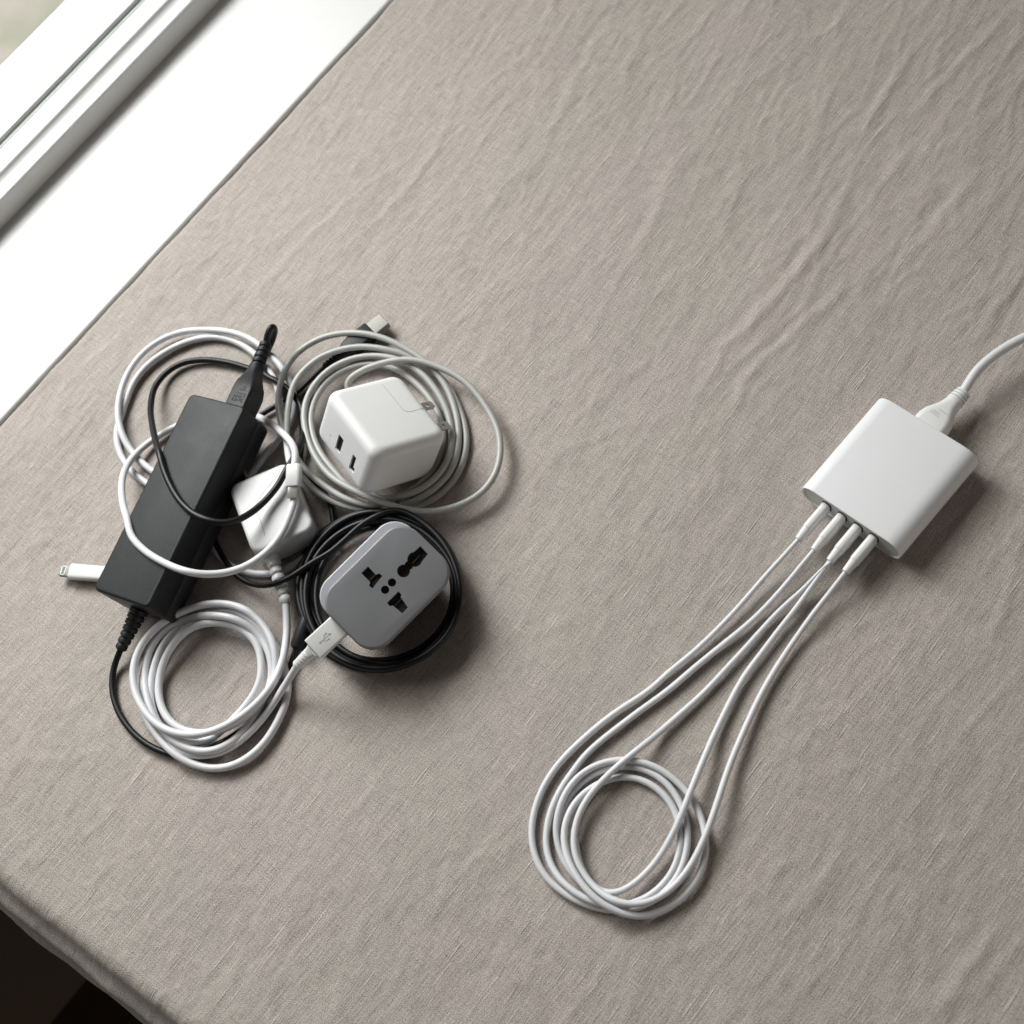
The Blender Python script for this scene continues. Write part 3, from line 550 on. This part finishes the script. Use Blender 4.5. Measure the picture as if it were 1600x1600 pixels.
# ------------------------------------------------------------------ white cube charger with two ports
CU = Fr((-.4841, .1693, .0300), [[.2063, -.9616, .1810], [.7926, .2727, .5453], [-.5737, .0309, .8185]]); U_, S_, Vt_ = np.linalg.svd(CU.R); CU.R = U_@Vt_
CL, CW, CHH = 58.5, 63.0, 41.5; CT = CHH/2
cu = thing('usb_charger', 'white cube charger with two usb ports, tilted inside the grey coil', 'charger', (CU.c[0], CU.c[1], 0))
bodyc = obj('body', CU.geo(rbox(CL, CW, -CT, CT, 8.5, 7, 7, seg=8, rs=7)), WHITE, cu, 60)
ports = [(4.2, -3.6), (-13.6, -4.4)]
cut(bodyc, [Fr(CU((-CL/2, y, z)), CU.R).geo(xloft([(-3, 5.8, 12.8, .6), (5.5, 5.8, 12.8, .6)], 2)) for y, z in ports])
for y, z in ports:
    f2 = Fr(CU((-CL/2, y, z)), CU.R)
    po = obj('usb_port', f2.geo(xloft([(1.3, 6.1, 13.1, .4), (5.6, 6.1, 13.1, .4)], 2)), DARK, cu)
    obj('tongue', f2.geo(xloft([(.5, 1.9, 8.5, .2, -1.6, 1.5), (3, 1.9, 8.5, .2, -1.6, 1.5)], 2)), WHITE if y < 0 else DARK, cu)
f2 = Fr(CU((-CL/2, 14.6, -5.6)), CU.R)
obj('led', f2.geo(xloft([(-.08, .4, .9, .18), (-.06, 1.1, 1.6, .5), (.5, 1.1, 1.6, .5)], 3)), MARK, cu)
obj('seam', join(topline(CU, CT, [('2', 722, 520), ('2', 800, 612), ('2', 868, 700), ('2', 905, 712), ('2', 960, 690), ('2', 1012, 680)], .14)), SEAM, cu, 180)
obj('prong_base', CU.geo(xloft([(CL/2-1, 20, 9, 2.5, 2, 9.5), (CL/2+1.6, 20, 9, 2.5, 2, 9.5), (CL/2+2.1, 19, 8, 2.2, 2, 9.5)])), WHITE, cu, 40)
for yy in (5.5, -14.5):
    pr = obj('prong', CU.geo(xloft([(CL/2-1, 6.6, 1.6, .3, yy, 9), (CL/2+12, 6.6, 1.6, .3, yy, 9), (CL/2+14, 5.0, 1.2, .3, yy, 9)])), METAL, cu, 30)
    n = 16; cpt = [(CL/2+9+1.5*math.cos(2*math.pi*i/n), yy+1.5*math.sin(2*math.pi*i/n)) for i in range(n)]
    cut(pr, [CU.geo(loft([[(x, y, 6) for x, y in cpt], [(x, y, 12) for x, y in cpt]]))])
# ------------------------------------------------------------------ grey cable round the cube
gc = thing('usb_cable', 'pale grey cable wound in loose rings around the white cube charger', 'cable', at(*px('2', 700, 800), 0))
G = [(560, 640, 4), (470, 520, 10), (560, 440, 13), (720, 378, 14), (900, 352, 14), (1080, 395, 12.5), (1280, 500, 11), (1430, 680, 9), (1518, 880, 8.5), (1500, 1100, 8.5), (1400, 1250, 9), (1230, 1345, 10), (1050, 1382, 11), (880, 1365, 14), (700, 1310, 17), (520, 1232, 18), (370, 1140, 17), (270, 1010, 15), (210, 860, 13), (193, 700, 11), (240, 560, 10), (340, 440, 10), (480, 360, 10), (640, 328, 10), (800, 345, 10), (950, 415, 9), (1080, 550, 8), (1165, 710, 7), (1195, 880, 7), (1170, 1030, 7), (1080, 1160, 7), (960, 1245, 7), (800, 1290, 8), (640, 1290, 10), (520, 1230, 13), (400, 1110, 13), (300, 980, 12), (248, 850, 10), (240, 720, 8), (290, 580, 7), (400, 460, 6.5), (560, 392, 6.5), (720, 385, 6), (850, 435, 5), (980, 540, 4), (1080, 670, 4), (1130, 800, 4), (1140, 930, 4), (1080, 1090, 4), (960, 1210, 4), (820, 1300, 5), (690, 1345, 9), (500, 1305, 12), (320, 1200, 12), (190, 1080, 12), (90, 930, 11), (40, 780, 10), (18, 640, 9.5), (48, 470, 9.5), (130, 325, 9.5), (300, 212, 10), (500, 172, 12), (700, 198, 12), (880, 280, 10), (1040, 390, 8), (1160, 545, 6), (1225, 730, 5), (1240, 900, 5), (1200, 1080, 5), (1080, 1225, 5), (910, 1325, 6), (750, 1372, 7), (600, 1370, 7), (440, 1335, 7), (290, 1255, 7), (185, 1150, 8), (100, 1030, 14), (78, 880, 14), (85, 700, 13), (135, 500, 12.5), (300, 340, 12), (550, 267, 12), (760, 288, 11), (940, 350, 7), (1120, 475, 4.5), (1225, 640, 2.5), (1290, 850, 2.1), (1278, 1020, 2.1), (1200, 1180, 2.1), (1080, 1290, 2.1), (950, 1345, 2.1), (800, 1340, 2.1), (640, 1250, 2.1)]
obj('cord', tube(PL('2', G), 2.25), CORD_G, gc, 180)
# ------------------------------------------------------------------ white cable with the small usb plug on top of the pile
uc = thing('usb_cable', 'white cable whose small metal tipped plug lies on the white block charger', 'cable', at(320, 760, 0))
n0, n1 = at(*px('5', 700, 432), .0335), at(*px('5', 692, 603), .0315)
FX = frame_dir(n0, n1-n0); Lx = np.linalg.norm(n1-n0)*1000
obj('plug', FX.geo(xloft([(0, 10.0, 5.4, 2.2), (.7, 10.7, 6, 2.6), (Lx-.4, 10.7, 6, 2.6), (Lx, 10.3, 5.6, 2.4)], 6)), WHITE_GLOSS, uc, 35)
obj('connector', FX.geo(xloft([(Lx-.5, 8, 2.8, 1.2), (Lx+7.6, 8, 2.8, 1.2), (Lx+8, 7.6, 2.4, 1.1)], 5)), METAL, uc, 35)
B_T = (BR, BT+2.3)
ucp = [list(FX((1, 0, 0))), list(FX((-3, .2, -.2)))]+PL('1', [(1425, 1080, 33), (1400, 1010, 31), (1350, 950, 26), (1280, 888, 18), (1190, 828, 9), (1100, 790, 3), (950, 800, 2.2), (700, 830, 2.2), (560, 865, 2.2), (480, 908, 2.6), (390, 960, 3), (290, 1035, 4), (200, 1130, 9), (150, 1240, 16), (140, 1350, 25), (155, 1470, 33), (188, 1575, 39)])
AT2 = (AD, AT+2.2)
ucp += PL('3', [(445, 195, AT2), (520, 285, AT2), (610, 345, AT2), (700, 388, AT2), (770, 412, AT2), (860, 428, 42), (960, 424, 37.5), (1060, 402, 33.5), (1150, 358, 30.5), (1230, 295, 28.8), (1300, 215, 28.2), (1345, 120, 28)])
ucp += PL('5', [(690, 750, 27.8), (704, 680, 27.4), (706, 600, 27.2), (690, 520, 27), (668, 430, 25), (650, 340, 20), (640, 250, 14)])+PL('1', [(1330, 850, 7), (1315, 740, 2.6), (1300, 630, 2.3), (1265, 530, 2.3), (1190, 420, 2.3), (1090, 318, 2.3), (960, 245, 2.3), (800, 218, 2.3), (640, 248, 2.3), (480, 318, 2.3), (330, 425, 2.3), (230, 550, 2.3), (175, 680, 2.3), (140, 790, 2.3), (110, 880, 2.3), (102, 970, 2.3), (130, 1080, 2.3), (200, 1190, 2.3), (310, 1285, 2.3), (450, 1380, 2.2), (620, 1560, 2.2)])+PL('5', [(60, 1070, 2.2), (105, 1135, 2.2), (180, 1210, 2.2), (300, 1262, 2.2), (440, 1290, 2.3), (570, 1270, 2.2), (680, 1225, 2.2), (790, 1150, 2.2), (900, 1040, 2.2)])
obj('cord', tube(ucp, 2.4), CORD_W, uc, 180)
# ------------------------------------------------------------------ white cable with the flat tipped plug sticking out on the left
lc = thing('usb_cable', 'white cable ring whose flat plug sticks out under the black adapter', 'cable', at(140, 895, 0))
l0, l1 = at(*px('3', 330, 428), .0045), at(*px('3', 112, 411), .0045)
FL = frame_dir(l0, l1-l0); Ll = np.linalg.norm(l1-l0)*1000
obj('plug', FL.geo(xloft([(0, 11, 5.6, 2.4), (Ll-.5, 11.6, 6, 2.6), (Ll, 11.1, 5.6, 2.4)], 6)), WHITE_GLOSS, lc, 35)
tipo = obj('connector', FL.geo(xloft([(Ll-.5, 8.6, 2.6, .9), (Ll+6.4, 8.6, 2.6, .9), (Ll+8.0, 7.6, 2.4, .9)], 4)), METAL_D, lc, 35)
obj('contact_pad', FL.geo(rbox(3.6, 6.6, 1.32, 1.42, 1.2, cx=Ll+5.2)), WHITE, lc)
for i in range(8): obj('contact', FL.geo(rbox(2.2, .42, 1.43, 1.5, .1, cx=Ll+5.2, cy=-2.45+i*.7, seg=1)), MARK_K, lc)
lp = [list(FL((2, 0, 0))), list(FL((-4, 0, -.5)))]+PL('1', [(520, 1750, 2.2), (700, 1640, 2.2), (900, 1430, 2.2), (1040, 1290, 2.2), (1140, 1175, 2.2), (1210, 1060, 2.2), (1300, 960, 2.2), (1370, 870, 2.2), (1415, 770, 2.3), (1412, 660, 4), (1380, 550, 5.5), (1310, 430, 6.4), (1200, 315, 6.6), (1080, 230, 6.6), (940, 182, 6.4), (780, 168, 5), (620, 175, 4.5), (480, 215, 4.5), (340, 298, 4.5), (220, 430, 5), (150, 570, 5.5), (118, 700, 6.4), (115, 820, 6.6), (145, 940, 6), (205, 1050, 4), (290, 1145, 2.6), (380, 1212, 2.2), (500, 1290, 2.2), (640, 1420, 2.2)])
obj('cord', tube(lp, 2.4), CORD_W, lc, 180)
for o in bpy.data.objects:
    if '_o' in o: del o['_o']
